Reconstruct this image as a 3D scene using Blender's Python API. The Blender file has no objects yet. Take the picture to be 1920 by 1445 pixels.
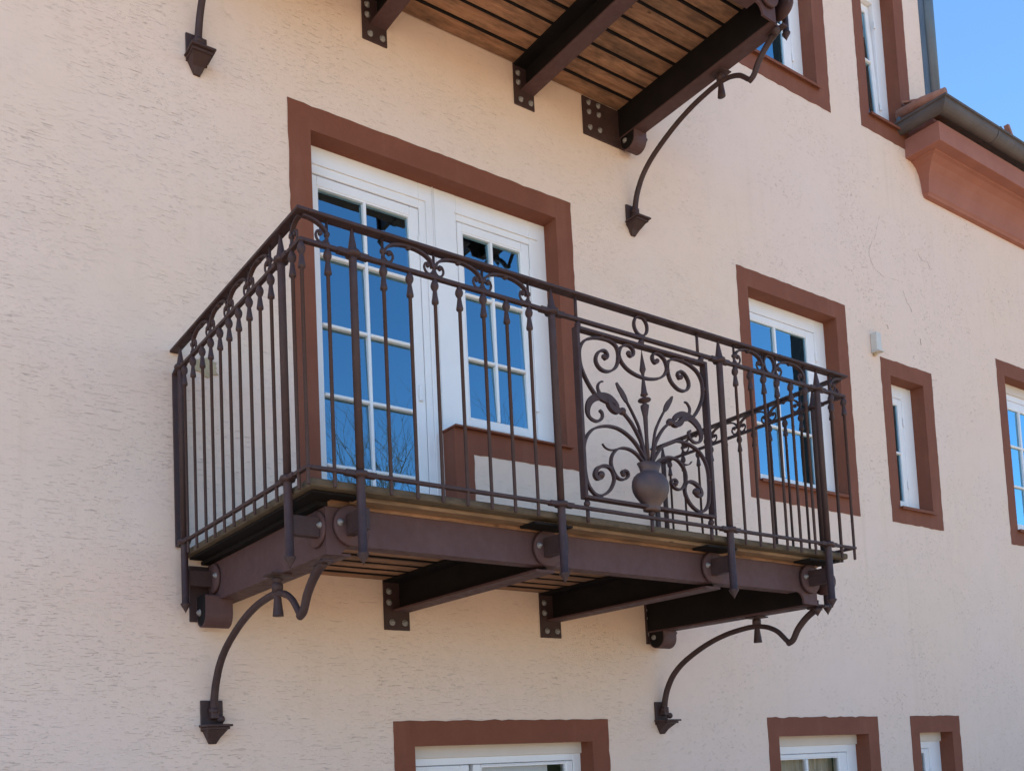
import bpy, math, random
from mathutils import Vector, Matrix
random.seed(7)
R = math.radians
scene = bpy.context.scene
C = scene.collection

# ------------------------------------------------------------------ camera
cd = bpy.data.cameras.new('camera'); cam = bpy.data.objects.new('camera', cd); C.objects.link(cam)
cd.sensor_width = 36; cd.lens = 36 * 1749.696 / 1920
cd.shift_x = (960 - 667.848) / 1920; cd.shift_y = (1293.937 - 722.5) / 1920
cd.clip_start = .05; cd.clip_end = 2000
cr, cu, cw = (.857127, -.513947, -.034524), (-.00836, -.080894, .996688), (.515037, .853999, .073633)
cam.matrix_world = Matrix(((cr[0], cu[0], -cw[0], -1.4415), (cr[1], cu[1], -cw[1], -3.87),
                           (cr[2], cu[2], -cw[2], 1.9), (0, 0, 0, 1)))
scene.camera = cam
# ------------------------------------------------------------------ light
SUN_EL, SUN_AZ = 56, -60         # behind the house and to the left
world = bpy.data.worlds.new('World'); scene.world = world; world.use_nodes = True
wn = world.node_tree.nodes; wl = world.node_tree.links
bg = wn['Background']; sky = wn.new('ShaderNodeTexSky'); sky.sky_type = 'NISHITA'
sky.sun_disc = False; sky.sun_elevation = R(SUN_EL); sky.sun_rotation = R(SUN_AZ)
sky.air_density = 1.0; sky.dust_density = 0.0; sky.ozone_density = 2.2; sky.altitude = 600
tint = wn.new('ShaderNodeMix'); tint.data_type = 'RGBA'; tint.blend_type = 'MULTIPLY'; tint.inputs[0].default_value = 1
tint.inputs[7].default_value = (.80, 1.04, 1.14, 1); wl.new(sky.outputs[0], tint.inputs[6]); wl.new(tint.outputs[2], bg.inputs[0]); bg.inputs[1].default_value = .13
sl = bpy.data.lights.new('sun', 'SUN'); sun = bpy.data.objects.new('sun', sl); C.objects.link(sun)
sl.energy = 4.2; sl.angle = R(.5); sl.color = (1, .94, .85)
sd = Vector((math.sin(R(SUN_AZ)) * math.cos(R(SUN_EL)), math.cos(R(SUN_AZ)) * math.cos(R(SUN_EL)), math.sin(R(SUN_EL))))
sun.rotation_euler = sd.to_track_quat('Z', 'Y').to_euler(); sun.location = (0, 0, 20)
scene.view_settings.view_transform = 'Standard'; scene.view_settings.look = 'None'
scene.view_settings.gamma = 1; scene.view_settings.exposure = 1.26
scene.cycles.use_denoising = True
scene.cycles.max_bounces = 8; scene.cycles.diffuse_bounces = 4

# ------------------------------------------------------------------ materials
class NT:
    def __init__(s, name):
        s.m = bpy.data.materials.new(name); s.m.use_nodes = True
        s.n = s.m.node_tree.nodes; s.l = s.m.node_tree.links
        s.b = s.n['Principled BSDF']; s.out = s.n['Material Output']
        s.tc = s.n.new('ShaderNodeTexCoord')
    def mapping(s, sc=(1, 1, 1), loc=(0, 0, 0), rot=(0, 0, 0), src='Object'):
        mp = s.n.new('ShaderNodeMapping'); mp.inputs['Scale'].default_value = sc
        mp.inputs['Location'].default_value = loc; mp.inputs['Rotation'].default_value = rot
        s.l.new(s.tc.outputs[src], mp.inputs[0]); return mp.outputs[0]
    def noise(s, vec, scale, detail=4, rough=.55, dist=0):
        t = s.n.new('ShaderNodeTexNoise'); t.inputs['Scale'].default_value = scale
        t.inputs['Detail'].default_value = detail; t.inputs['Roughness'].default_value = rough
        t.inputs['Distortion'].default_value = dist
        if vec is not None: s.l.new(vec, t.inputs['Vector'])
        return t.outputs[0]
    def ramp(s, v, stops):
        r = s.n.new('ShaderNodeValToRGB'); e = r.color_ramp.elements
        while len(e) < len(stops): e.new(.5)
        for i, (p, c) in enumerate(stops):
            e[i].position = p; e[i].color = (*c, 1) if isinstance(c, tuple) else (c, c, c, 1)
        s.l.new(v, r.inputs[0]); return r.outputs[0]
    def mix(s, f, a, b, mode='MIX'):
        x = s.n.new('ShaderNodeMix'); x.data_type = 'RGBA'; x.blend_type = mode
        for k, v in ((0, f), (6, a), (7, b)):
            if isinstance(v, (int, float)): x.inputs[k].default_value = v
            elif isinstance(v, tuple): x.inputs[k].default_value = (*v, 1)
            else: s.l.new(v, x.inputs[k])
        return x.outputs[2]
    def math(s, op, a, b=0, c=None):
        x = s.n.new('ShaderNodeMath'); x.operation = op
        for k, v in ((0, a), (1, b)) + (((2, c),) if c is not None else ()):
            if isinstance(v, (int, float)): x.inputs[k].default_value = v
            else: s.l.new(v, x.inputs[k])
        return x.outputs[0]
    def bump(s, h, strength=.3, dist=.01):
        b = s.n.new('ShaderNodeBump'); b.inputs['Strength'].default_value = strength
        b.inputs['Distance'].default_value = dist; s.l.new(h, b.inputs['Height'])
        s.l.new(b.outputs[0], s.b.inputs['Normal'])
    def col(s, c):
        if isinstance(c, tuple): s.b.inputs['Base Color'].default_value = (*c, 1)
        else: s.l.new(c, s.b.inputs['Base Color'])
    def fin(s):
        if s.m.name in SPEC: s.b.inputs['Specular IOR Level'].default_value = SPEC[s.m.name]
    def set(s, **k):
        for n, v in k.items(): s.b.inputs[n.replace('_', ' ')].default_value = v
M = {}
SPEC = {'wrought_iron_paint': .3, 'steel_beam_paint': .25, 'near_black': .15, 'vase_iron': .3}
def plaster():
    t = NT('cream_plaster')
    warp = t.mapping((1, 1, 1))
    # horizontal trowel drag lines: very stretched noise, broken into short scratches
    n1 = t.noise(t.mapping((5.5, 1, 88)), 2.2, 5, .62, .6)
    g1 = t.ramp(n1, [(.325, 1.0), (.385, 0.0)])
    n2 = t.noise(t.mapping((12, 1, 105), (3, 0, 7), (0, R(5), 0)), 2.4, 4, .6, .8)
    g2 = t.ramp(n2, [(.325, 1.0), (.385, 0.0)])
    # rough isotropic zones (more of them to the right)
    n3 = t.noise(t.mapping((15, 1, 26), (1, 0, 2), (0, R(-28), 0)), 2.4, 5, .62, .9)
    g3 = t.ramp(n3, [(.35, 1.0), (.42, 0.0)])
    sep = t.n.new('ShaderNodeSeparateXYZ'); t.l.new(warp, sep.inputs[0])
    big = t.noise(warp, .9, 3, .5)
    zone = t.ramp(t.math('ADD', t.math('MULTIPLY', sep.outputs[0], .09), t.math('MULTIPLY', big, .9)), [(.55, 0.0), (.95, 1.0)])
    big2 = t.noise(t.mapping((1, 1, 1), (9, 0, 4)), 2.1, 3, .55)
    am = t.ramp(big2, [(.34, .15), (.62, 1.0)])
    ga = t.math('MAXIMUM', g1, t.math('MULTIPLY', g2, .8))
    gr = t.mix(zone, ga, g3)
    gr = t.math('MULTIPLY', gr, am)
    grain = t.noise(warp, 55, 5, .65)
    und = t.noise(warp, 7, 4, .6)
    c0 = t.mix(t.ramp(t.noise(t.mapping((1, 1, 1), (2, 0, 5)), .8, 5, .6), [(.35, 0.0), (.7, 1.0)]), (.73, .558, .448), (.715, .56, .482))
    c0 = t.mix(t.math('MULTIPLY', t.ramp(und, [(.35, 1.0), (.6, 0.0)]), .10), c0, (.55, .44, .33))
    fleck = t.ramp(t.noise(warp, 42, 5, .7), [(.30, 1.0), (.38, 0.0)])
    c0 = t.mix(t.math('MULTIPLY', fleck, .2), c0, (.47, .34, .22))
    # rain streaks and faint dirty washes
    rs = t.ramp(t.noise(t.mapping((9, 1, .55), (5, 0, 1)), 1.5, 5, .6), [(.53, 0.0), (.72, 1.0)])
    rz = t.ramp(t.noise(t.mapping((1, 1, 1), (3, 0, 8)), .75, 3, .5), [(.42, 0.0), (.62, 1.0)])
    c0 = t.mix(t.math('MULTIPLY', t.math('MULTIPLY', rs, rz), .20), c0, (.50, .37, .25))
    c1 = t.mix(t.math('MULTIPLY', gr, .42), c0, (.34, .24, .18))  # groove shade painted into the colour; the bump alone stays faint
    t.col(c1); t.set(Roughness=.92)
    h = t.math('ADD', t.math('MULTIPLY', gr, -1.0), t.math('ADD', t.math('MULTIPLY', grain, .38), t.math('MULTIPLY', und, .6)))
    t.bump(h, .7, .0029)
    return t.m
M['plaster'] = plaster()
def paint(name, c1, c2, rough=.85, sc=9, bs=.25, fine=60):
    t = NT(name); v = t.mapping()
    t.col(t.mix(t.ramp(t.noise(v, sc, 5, .65), [(.3, 0.0), (.72, 1.0)]), c1, c2))
    t.set(Roughness=rough); t.fin(); t.bump(t.noise(v, fine, 4, .6), bs, .004); return t.m
def brown():
    t = NT('brown_render'); v = t.mapping()
    c = t.mix(t.ramp(t.noise(v, 5, 6, .7), [(.3, 0.0), (.72, 1.0)]), (.165, .050, .026), (.198, .064, .034))
    c = t.mix(t.ramp(t.noise(t.mapping((6, 6, 1.2), (3, 1, 2)), 1.6, 5, .6), [(.52, 0.0), (.8, .4)]), c, (.25, .105, .065))
    c = t.mix(t.ramp(t.noise(v, 60, 5, .75), [(.62, 0.0), (.70, .5)]), c, (.085, .035, .025))
    t.col(c); t.set(Roughness=.9); t.bump(t.noise(v, 40, 5, .65), .45, .005); return t.m
M['brown'] = brown()
M['cornice'] = paint('terracotta_render', (.27, .100, .070), (.32, .128, .092), .85, 4)
def metal(name, c1, c2, rust, amt, rough, streak=(14, 14, 3)):
    t = NT(name); v = t.mapping()
    c = t.mix(t.ramp(t.noise(v, 9, 5, .65), [(.3, 0.0), (.7, 1.0)]), c1, c2)
    c = t.mix(t.ramp(t.noise(t.mapping((30, 30, 30), (7, 2, 1)), 2.0, 5, .75), [(.60, 0.0), (.68, amt)]), c, rust)
    c = t.mix(t.ramp(t.noise(t.mapping(streak, (2, 5, 1)), 1.3, 5, .6), [(.55, 0.0), (.78, .35)]), c, (c2[0] * 1.5, c2[1] * 1.55, c2[2] * 1.6))
    t.col(c); t.set(Roughness=rough); t.fin()
    t.l.new(t.ramp(t.noise(v, 25, 4), [(.3, rough - .12), (.7, rough + .14)]), t.b.inputs['Roughness'])
    t.bump(t.math('ADD', t.noise(v, 26, 3, .5), t.math('MULTIPLY', t.noise(v, 110, 3, .6), .4)), .35, .004); return t.m
M['iron'] = metal('wrought_iron_paint', (.042, .023, .023), (.058, .032, .031), (.13, .055, .028), .45, .58)
M['beam'] = metal('steel_beam_paint', (.083, .043, .043), (.098, .053, .053), (.15, .065, .04), .4, .62)
def weather_iron():
    t = NT('vase_iron'); v = t.mapping()
    t.col(t.mix(t.ramp(t.noise(v, 16, 4), [(.4, 0.0), (.62, 1.0)]), (.058, .034, .034), (.088, .046, .037))); t.set(Roughness=.55)
    t.bump(t.noise(v, 70, 3), .2, .003); return t.m
M['vase'] = weather_iron()
M['black'] = paint('near_black', (.009, .0075, .008), (.014, .011, .011), .75, 8, .15, 90)  # near-black tone, much darker than the beam paint
M['white'] = paint('white_window_plastic', (.74, .73, .74), (.80, .79, .80), .35, 3, .03)
M['box'] = paint('cream_box_board', (.60, .52, .45), (.66, .58, .51), .6, 3, .05)
M['zinc'] = paint('galvanised_bolt', (.16, .15, .15), (.30, .29, .29), .5, 60, .3, 200)
M['shelf'] = paint('grey_fixture_plastic', (.52, .50, .46), (.58, .56, .52), .5, 20, .05)
M['pipe'] = paint('blue_grey_sheet_metal', (.060, .085, .115), (.10, .125, .16), .35, 3, .08, 30)
M['gutter'] = paint('weathered_gutter', (.058, .047, .047), (.095, .080, .080), .65, 7, .15, 40)
M['tile'] = paint('roof_tile', (.25, .095, .06), (.38, .17, .11), .8, 11, .4, 50)
M['ground'] = paint('pale_gravel_paving', (.50, .35, .215), (.60, .43, .27), .95, 2.5, .5, 30)
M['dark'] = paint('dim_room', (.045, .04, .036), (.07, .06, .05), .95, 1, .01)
M['bark'] = paint('bark', (.10, .075, .055), (.15, .12, .09), .9, 8, .4, 40)
M['patch'] = paint('old_plaster', (.36, .27, .16), (.48, .38, .25), .95, 28, .8, 70)
M['crack'] = paint('crack_shadow_dirt', (.20, .14, .10), (.30, .21, .16), .95, 20, .01)
M['seal'] = paint('rubber_seal', (.02, .02, .02), (.03, .03, .03), .6, 3, .02)
def wood(name, ca, cb, cc, dirt):
    t = NT(name)
    g = t.n.new('ShaderNodeNewGeometry')
    off = t.n.new('ShaderNodeCombineXYZ'); t.l.new(t.math('MULTIPLY', g.outputs['Random Per Island'], 37.0), off.inputs[0])
    add = t.n.new('ShaderNodeVectorMath'); add.operation = 'ADD'
    t.l.new(t.mapping((1.6, 17, 17)), add.inputs[0]); t.l.new(off.outputs[0], add.inputs[1])
    grain = t.noise(add.outputs[0], 2.2, 6, .65, .8)
    c = t.ramp(grain, [(.3, ca), (.5, cb), (.72, cc)])
    add2 = t.n.new('ShaderNodeVectorMath'); add2.operation = 'ADD'
    t.l.new(t.mapping((3.2, 7.0, 7.0)), add2.inputs[0]); t.l.new(off.outputs[0], add2.inputs[1])
    vo = t.n.new('ShaderNodeTexVoronoi'); vo.inputs['Scale'].default_value = 1.7; t.l.new(add2.outputs[0], vo.inputs['Vector'])
    knot = t.ramp(vo.outputs['Distance'], [(.05, 1.0), (.11, 0.0)])
    c = t.mix(t.math('MULTIPLY', knot, .75), c, (ca[0] * .25, ca[1] * .2, ca[2] * .2))
    st = t.ramp(t.noise(t.mapping((2.5, 9, 9), (4, 1, 0)), 1.6, 5, .7), [(.36, dirt), (.58, 0.0)])
    c = t.mix(st, c, (.05, .032, .022))
    isl = t.ramp(g.outputs['Random Per Island'], [(0, (.74, .72, .70)), (1, (1.12, 1.08, 1.05))])
    c = t.mix(1.0, c, isl, 'MULTIPLY')
    t.col(c); t.set(Roughness=.8); t.bump(grain, .35, .004); return t.m
M['wood'] = wood('stained_pine_boards', (.20, .095, .052), (.33, .175, .100), (.43, .25, .15), .6)
M['joist'] = wood('orange_timber_edge', (.19, .115, .068), (.27, .17, .10), (.34, .22, .135), .5)
def moss():
    t = NT('mossy_deck_board'); v = t.mapping((1.2, 1.2, 8))
    c = t.mix(t.ramp(t.noise(v, 9, 6, .7), [(.35, 0.0), (.65, 1.0)]), (.085, .061, .042), (.125, .094, .061))
    c = t.mix(t.ramp(t.noise(t.mapping((3, 3, 6), (4, 0, 0)), 6, 5, .7), [(.5, 0.0), (.75, .7)]), c, (.035, .03, .02))
    t.col(c); t.set(Roughness=.95); t.bump(t.noise(v, 30, 5, .7), .6, .006); return t.m
M['moss'] = moss()
def glass(name='coated_window_glass', base=.26, col=(.44, .80, 1, 1), tc=(.82, .86, .85, 1)):
    t = NT(name); n, l = t.n, t.l
    n.remove(t.b)
    tr = n.new('ShaderNodeBsdfTransparent'); tr.inputs[0].default_value = tc
    gl = n.new('ShaderNodeBsdfGlossy'); gl.inputs['Roughness'].default_value = .0
    gl.inputs['Color'].default_value = col
    fr = n.new('ShaderNodeFresnel'); fr.inputs['IOR'].default_value = 1.5
    f = t.math('MULTIPLY_ADD', fr.outputs[0], 2.0, base)
    bp = n.new('ShaderNodeBump'); bp.inputs['Strength'].default_value = .03; bp.inputs['Distance'].default_value = .01
    l.new(t.noise(t.mapping(), 2.2, 1), bp.inputs['Height']); l.new(bp.outputs[0], gl.inputs['Normal'])
    mx = n.new('ShaderNodeMixShader'); l.new(t.math('MINIMUM', f, 1.0), mx.inputs[0]); l.new(tr.outputs[0], mx.inputs[1]); l.new(gl.outputs[0], mx.inputs[2])
    l.new(mx.outputs[0], t.out.inputs[0]); return t.m
M['glass'] = glass()
M['clear'] = glass('plain_window_glass', .02, (.85, .92, 1, 1), (.95, .96, .95, 1))
def curtain():
    t = NT('beige_curtain'); w = t.n.new('ShaderNodeTexNoise'); w.inputs['Scale'].default_value = 30
    t.l.new(t.mapping((1, 1, .02)), w.inputs['Vector'])
    t.col(t.ramp(w.outputs[0], [(.3, (.45, .36, .28)), (.7, (.78, .66, .53))])); t.set(Roughness=.95); return t.m
M['curtain'] = curtain()

# ------------------------------------------------------------------ mesh helpers
WO = {}
class MB:
    def __init__(s): s.v = []; s.f = []; s.sm = []
    def add(s, vs, fs, smooth=False):
        o = len(s.v); s.v += [tuple(v) for v in vs]
        for f in fs: s.f.append([i + o for i in f]); s.sm.append(smooth)
    def box(s, x0, x1, y0, y1, z0, z1, bev=0):
        if bev and min(x1 - x0, y1 - y0, z1 - z0) > 2.5 * bev:
            b = bev; P = []; F = []
            idx = {}
            for i, x in enumerate((x0, x1)):
                for j, y in enumerate((y0, y1)):
                    for k, z in enumerate((z0, z1)):
                        sx, sy, sz = (1 - 2 * i) * b, (1 - 2 * j) * b, (1 - 2 * k) * b
                        idx[i, j, k, 'x'] = len(P); P.append((x, y + sy, z + sz))
                        idx[i, j, k, 'y'] = len(P); P.append((x + sx, y, z + sz))
                        idx[i, j, k, 'z'] = len(P); P.append((x + sx, y + sy, z))
            def q(l): F.append([idx[k] for k in l])
            for i in (0, 1):
                q([(i, 0, 0, 'x'), (i, 1, 0, 'x'), (i, 1, 1, 'x'), (i, 0, 1, 'x')])
                q([(0, i, 0, 'y'), (1, i, 0, 'y'), (1, i, 1, 'y'), (0, i, 1, 'y')])
                q([(0, 0, i, 'z'), (1, 0, i, 'z'), (1, 1, i, 'z'), (0, 1, i, 'z')])
                for j in (0, 1):
                    q([(i, j, 0, 'x'), (i, j, 1, 'x'), (i, j, 1, 'y'), (i, j, 0, 'y')])
                    q([(i, 0, j, 'x'), (i, 1, j, 'x'), (i, 1, j, 'z'), (i, 0, j, 'z')])
                    q([(0, i, j, 'y'), (1, i, j, 'y'), (1, i, j, 'z'), (0, i, j, 'z')])
                    for k in (0, 1): q([(i, j, k, 'x'), (i, j, k, 'y'), (i, j, k, 'z')])
            s.add(P, F); return
        P = [(x, y, z) for x in (x0, x1) for y in (y0, y1) for z in (z0, z1)]
        s.add(P, [(0, 1, 3, 2), (4, 6, 7, 5), (0, 4, 5, 1), (2, 3, 7, 6), (0, 2, 6, 4), (1, 5, 7, 3)])
    def prism(s, pts, axis, a, b):          # 2-D outline pts extruded along axis from a to b
        n = len(pts)
        def P(p, t): return {'x': (t, p[0], p[1]), 'y': (p[0], t, p[1]), 'z': (p[0], p[1], t)}[axis]
        V = [P(p, a) for p in pts] + [P(p, b) for p in pts]
        s.add(V, [list(range(n)), list(range(2 * n - 1, n - 1, -1))] + [[i, (i + 1) % n, n + (i + 1) % n, n + i] for i in range(n)])
    def lathe(s, prof, c, axis='z', n=12, ang=0):      # prof: (r, h) list, capped by r=0 ends
        V = []; F = []
        for r, h in prof:
            for k in range(n):
                a = 2 * math.pi * k / n + ang; u, w = r * math.cos(a), r * math.sin(a)
                V.append({'z': (c[0] + u, c[1] + w, c[2] + h), 'y': (c[0] + u, c[1] + h, c[2] + w), 'x': (c[0] + h, c[1] + u, c[2] + w)}[axis])
        for i in range(len(prof) - 1):
            for k in range(n): F.append([i * n + k, i * n + (k + 1) % n, (i + 1) * n + (k + 1) % n, (i + 1) * n + k])
        F.append(list(range(n))[::-1]); F.append([(len(prof) - 1) * n + k for k in range(n)])
        s.add(V, F, n > 6)
    def tube(s, path, rad, n=8, closed=False, sq=None, nrm=None):
        """sweep along path; rad number/list; sq=(w,d) rectangular bar, nrm = plane normal for the bar"""
        P = [Vector(p) for p in path]; m = len(P)
        rl = rad if isinstance(rad, (list, tuple)) else [rad] * m
        V = []; F = []; up = Vector(nrm) if nrm else None; prev = None
        for i in range(m):
            if closed: t = P[(i + 1) % m] - P[i - 1]
            else: t = P[min(i + 1, m - 1)] - P[max(i - 1, 0)]
            t.normalize()
            if up is not None: a = up.cross(t).normalized(); b = up.normalized()
            else:
                if prev is None: a = (Vector((0, 0, 1)) if abs(t.z) < .9 else Vector((1, 0, 0))).cross(t).normalized()
                else: a = (prev - t * prev.dot(t)).normalized()
                b = t.cross(a); prev = a
            if sq:
                w, d = sq[0] * rl[i], sq[1]; k4 = ((-1, -1), (1, -1), (1, 1), (-1, 1))
                V += [P[i] + a * (x * w / 2) + b * (y * d / 2) for x, y in k4]
            else: V += [P[i] + a * rl[i] * math.cos(2 * math.pi * k / n) + b * rl[i] * math.sin(2 * math.pi * k / n) for k in range(n)]
        nn = 4 if sq else n
        for i in range(m if closed else m - 1):
            j = (i + 1) % m
            for k in range(nn): F.append([i * nn + k, i * nn + (k + 1) % nn, j * nn + (k + 1) % nn, j * nn + k])
        if not closed: F.append(list(range(nn))[::-1]); F.append([(m - 1) * nn + k for k in range(nn)])
        s.add(V, F, not sq)
    def ball(s, c, r, sx=1, sy=1, sz=1, n=12, m=8):
        V = []; F = []
        for i in range(m + 1):
            ph = math.pi * i / m
            for k in range(n):
                a = 2 * math.pi * k / n
                V.append((c[0] + sx * r * math.sin(ph) * math.cos(a), c[1] + sy * r * math.sin(ph) * math.sin(a), c[2] + sz * r * math.cos(ph)))
        for i in range(m):
            for k in range(n): F.append([i * n + k, i * n + (k + 1) % n, (i + 1) * n + (k + 1) % n, (i + 1) * n + k])
        s.add(V, F, True)
    def build(s, name, mat, parent=None, origin=None, recalc=True):
        if origin is None: origin = WO.get(parent.name, Vector()) if parent else Vector()
        o3 = Vector(origin)
        me = bpy.data.meshes.new(name); me.from_pydata([tuple(Vector(v) - o3) for v in s.v], [], s.f)
        me.polygons.foreach_set('use_smooth', s.sm); me.materials.append(M[mat] if isinstance(mat, str) else mat)
        import bmesh
        bm = bmesh.new(); bm.from_mesh(me); bmesh.ops.remove_doubles(bm, verts=bm.verts, dist=1e-6)
        (bmesh.ops.recalc_face_normals(bm, faces=bm.faces) if recalc else None); bm.to_mesh(me); bm.free(); me.update()
        ob = bpy.data.objects.new(name, me); C.objects.link(ob)
        if parent: ob.parent = parent; ob.location = o3 - WO.get(parent.name, Vector())
        else: ob.location = o3
        WO[ob.name] = o3; return ob
def empty(name, loc, label, cat, group=None):
    o = bpy.data.objects.new(name, None); C.objects.link(o); o.location = loc; o.empty_display_size = .2
    o['label'] = label; o['category'] = cat
    if group: o['group'] = group
    WO[o.name] = Vector(loc); return o
def child(src, parent, loc):          # a copy of a part (and its sub-parts) at world loc
    c = src.copy(); C.objects.link(c); c.parent = parent; c.location = Vector(loc) - WO.get(parent.name, Vector()); WO[c.name] = Vector(loc)
    for g in list(src.children):
        d = g.copy(); C.objects.link(d); d.parent = c; WO[d.name] = Vector(loc) + g.location
    return c
def copy_tree(o, parent=None):
    c = o.copy(); C.objects.link(c); c.parent = parent
    for ch in list(o.children): copy_tree(ch, c)
    return c
def cr_spline(pts, k=4, closed=False):
    P = [Vector(p) for p in pts]; n = len(P); out = []
    for i in range(n if closed else n - 1):
        if closed: a, b, c, d = P[i - 1], P[i], P[(i + 1) % n], P[(i + 2) % n]
        else: a, b, c, d = P[max(i - 1, 0)], P[i], P[i + 1], P[min(i + 2, n - 1)]
        for j in range(k):
            t = j / k
            out.append(.5 * ((2 * b) + (c - a) * t + (2 * a - 5 * b + 4 * c - d) * t * t + (3 * b - a - 3 * c + d) * t ** 3))
    if not closed: out.append(P[-1])
    return out

# ------------------------------------------------------------------ setting
g = MB(); g.add([(-300, -300, 0), (300, -300, 0), (300, 300, 0), (-300, 300, 0)], [(0, 1, 2, 3)])
go = g.build('ground', 'ground'); go['kind'] = 'structure'

# ------------------------------------------------------------------ house
house = empty('house', (6, 0, 0), 'cream plastered house with brown window surrounds and a wrought iron balcony', 'house')
EX = 6.73            # right edge of the tall part
# windows: surround outer (x0,x1,z0,z1), opening (a,b,c,d)
holes = [(.737, 1.556, 2.80, 5.037), (1.556, 2.375, 3.645, 5.037), (4.14, 5.165, 3.687, 5.045), (5.84, 6.31, 3.687, 4.733), (7.676, 8.70, 3.687, 5.076),
         (1.223, 2.448, .25, 1.957), (4.15, 5.184, .60, 1.957), (5.857, 6.327, .60, 1.957), (4.14, 5.145, 6.832, 8.20), (5.835, 6.32, 6.865, 8.16),
         (.737, 2.375, 6.02, 8.15)]
def facade(mb, x0, x1, z0, z1, y=0):
    xs = sorted({x0, x1} | {v for h in holes for v in h[:2] if x0 < v < x1}); zs = sorted({z0, z1} | {v for h in holes for v in h[2:] if z0 < v < z1})
    for i in range(len(xs) - 1):
        for j in range(len(zs) - 1):
            cx, cz = (xs[i] + xs[i + 1]) / 2, (zs[j] + zs[j + 1]) / 2
            if any(h[0] < cx < h[1] and h[2] < cz < h[3] for h in holes): continue
            mb.add([(xs[i], y, zs[j]), (xs[i + 1], y, zs[j]), (xs[i + 1], y, zs[j + 1]), (xs[i], y, zs[j + 1])], [(0, 1, 2, 3)])
w = MB(); facade(w, -7, EX, 0, 9.9); facade(w, EX, 15, 0, 6.95)
w.add([(EX, 0, 6.95), (EX, 9, 6.95), (EX, 9, 9.9), (EX, 0, 9.9)], [(0, 1, 2, 3)])
w.add([(-7, 0, 0), (-7, 9, 0), (-7, 9, 9.9), (-7, 0, 9.9)], [(0, 1, 2, 3)])
w.add([(15, 0, 0), (15, 9, 0), (15, 9, 6.95), (15, 0, 6.95)], [(0, 1, 2, 3)])
w.add([(-7, 9, 0), (15, 9, 0), (15, 9, 6.95), (-7, 9, 6.95)], [(0, 1, 2, 3)])
w.add([(-7, 9, 6.95), (EX, 9, 6.95), (EX, 9, 9.9), (-7, 9, 9.9)], [(0, 1, 2, 3)])
w.add([(-7, 0, 9.9), (EX, 0, 9.9), (EX, 9, 9.9), (-7, 9, 9.9)], [(0, 1, 2, 3)])
w.build('wall', 'plaster', house, (0, 0, 0))
# patch of bare old plaster
pm = MB(); n = 22; ring = []
for k in range(n):
    a = 2 * math.pi * k / n; rr = random.uniform(.7, 1.1)
    ring.append((.150 + .066 * rr * math.cos(a), 3.708 + (.052 if math.sin(a) > 0 else .05) * rr * math.sin(a)))
pm.prism(ring, 'y', -.0055, .001); po = pm.build('plaster_patch', 'patch', house, (.15, 0, 3.71)); po['label'] = 'bare yellowish patch in the plaster'

# hairline cracks round an old repair
for pts_ in ([(5.875, 6.041), (5.836, 5.962), (5.784, 5.838), (5.701, 5.749), (5.678, 5.676), (5.698, 5.614), (5.742, 5.575), (5.788, 5.553), (5.871, 5.532), (6.019, 5.551), (6.138, 5.558)],
             [(6.305, 5.882), (6.396, 5.875), (6.436, 5.828), (6.537, 5.828), (6.57, 5.783)], [(6.129, 5.492), (6.176, 5.4), (6.241, 5.329)],
             [(5.854, 5.142), (5.868, 5.113)], [(6.324, 5.131), (6.334, 5.077)]):
    fine = []
    for a, b in zip(pts_, pts_[1:]):
        for k in range(6): fine.append((a[0] + (b[0] - a[0]) * k / 6 + random.gauss(0, .004), a[1] + (b[1] - a[1]) * k / 6 + random.gauss(0, .004)))
    fine.append(pts_[-1]); n = len(fine); big_ = len(pts_) == 2
    wd = [(.004 if big_ else random.uniform(.0002, .0024)) for _ in fine]
    m = MB(); V = [(p[0] - w_, -.0008, p[1] - w_ * .4) for p, w_ in zip(fine, wd)] + [(p[0] + w_, -.0008, p[1] + w_ * .4) for p, w_ in zip(fine, wd)]
    m.add(V, [[k, k + 1, n + k + 1, n + k] for k in range(n - 1)]); m.build('crack', 'crack', house, (pts_[0][0], 0, pts_[0][1]))

def wob(p0, p1, amp=.0022, step=.045):
    """hand-painted edge: points from p0 to p1 with a small wander"""
    L = math.dist(p0, p1); n = max(1, int(L / step)); out = []
    nx, nz = -(p1[1] - p0[1]) / L, (p1[0] - p0[0]) / L
    for i in range(n):
        t = i / n; d = 0 if i == 0 else random.gauss(0, amp)
        out.append((p0[0] + (p1[0] - p0[0]) * t + nx * d, p0[1] + (p1[1] - p0[1]) * t + nz * d))
    return out
def band(mb, outer, inner, yf=-.0035):
    """flat ring between two polygons of equal corner count, wavy outside, plus its thin outer edge"""
    n = len(outer)
    for i in range(n):
        j = (i + 1) % n
        if outer[i] is None or outer[j] is None: continue
        o = wob(outer[i], outer[j]) + [outer[j]]; m = len(o)
        inn = [(inner[i][0] + (inner[j][0] - inner[i][0]) * k / (m - 1), inner[i][1] + (inner[j][1] - inner[i][1]) * k / (m - 1)) for k in range(m)]
        V = [(p[0], yf, p[1]) for p in o] + [(p[0], yf, p[1]) for p in inn] + [(p[0], .002, p[1]) for p in o]
        F = []
        for k in range(m - 1): F += [[k, k + 1, m + k + 1, m + k], [k, 2 * m + k, 2 * m + k + 1, k + 1]]
        mb.add(V, F)
REC = .10
def reveal(mb, pts, closed=True, yf=-.0035, yb=REC + .03):
    n = len(pts)
    for i in range(n if closed else n - 1):
        a, b = pts[i], pts[(i + 1) % n]
        mb.add([(a[0], yf, a[1]), (b[0], yf, b[1]), (b[0], yb, b[1]), (a[0], yb, a[1])], [(0, 1, 2, 3)])
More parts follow.
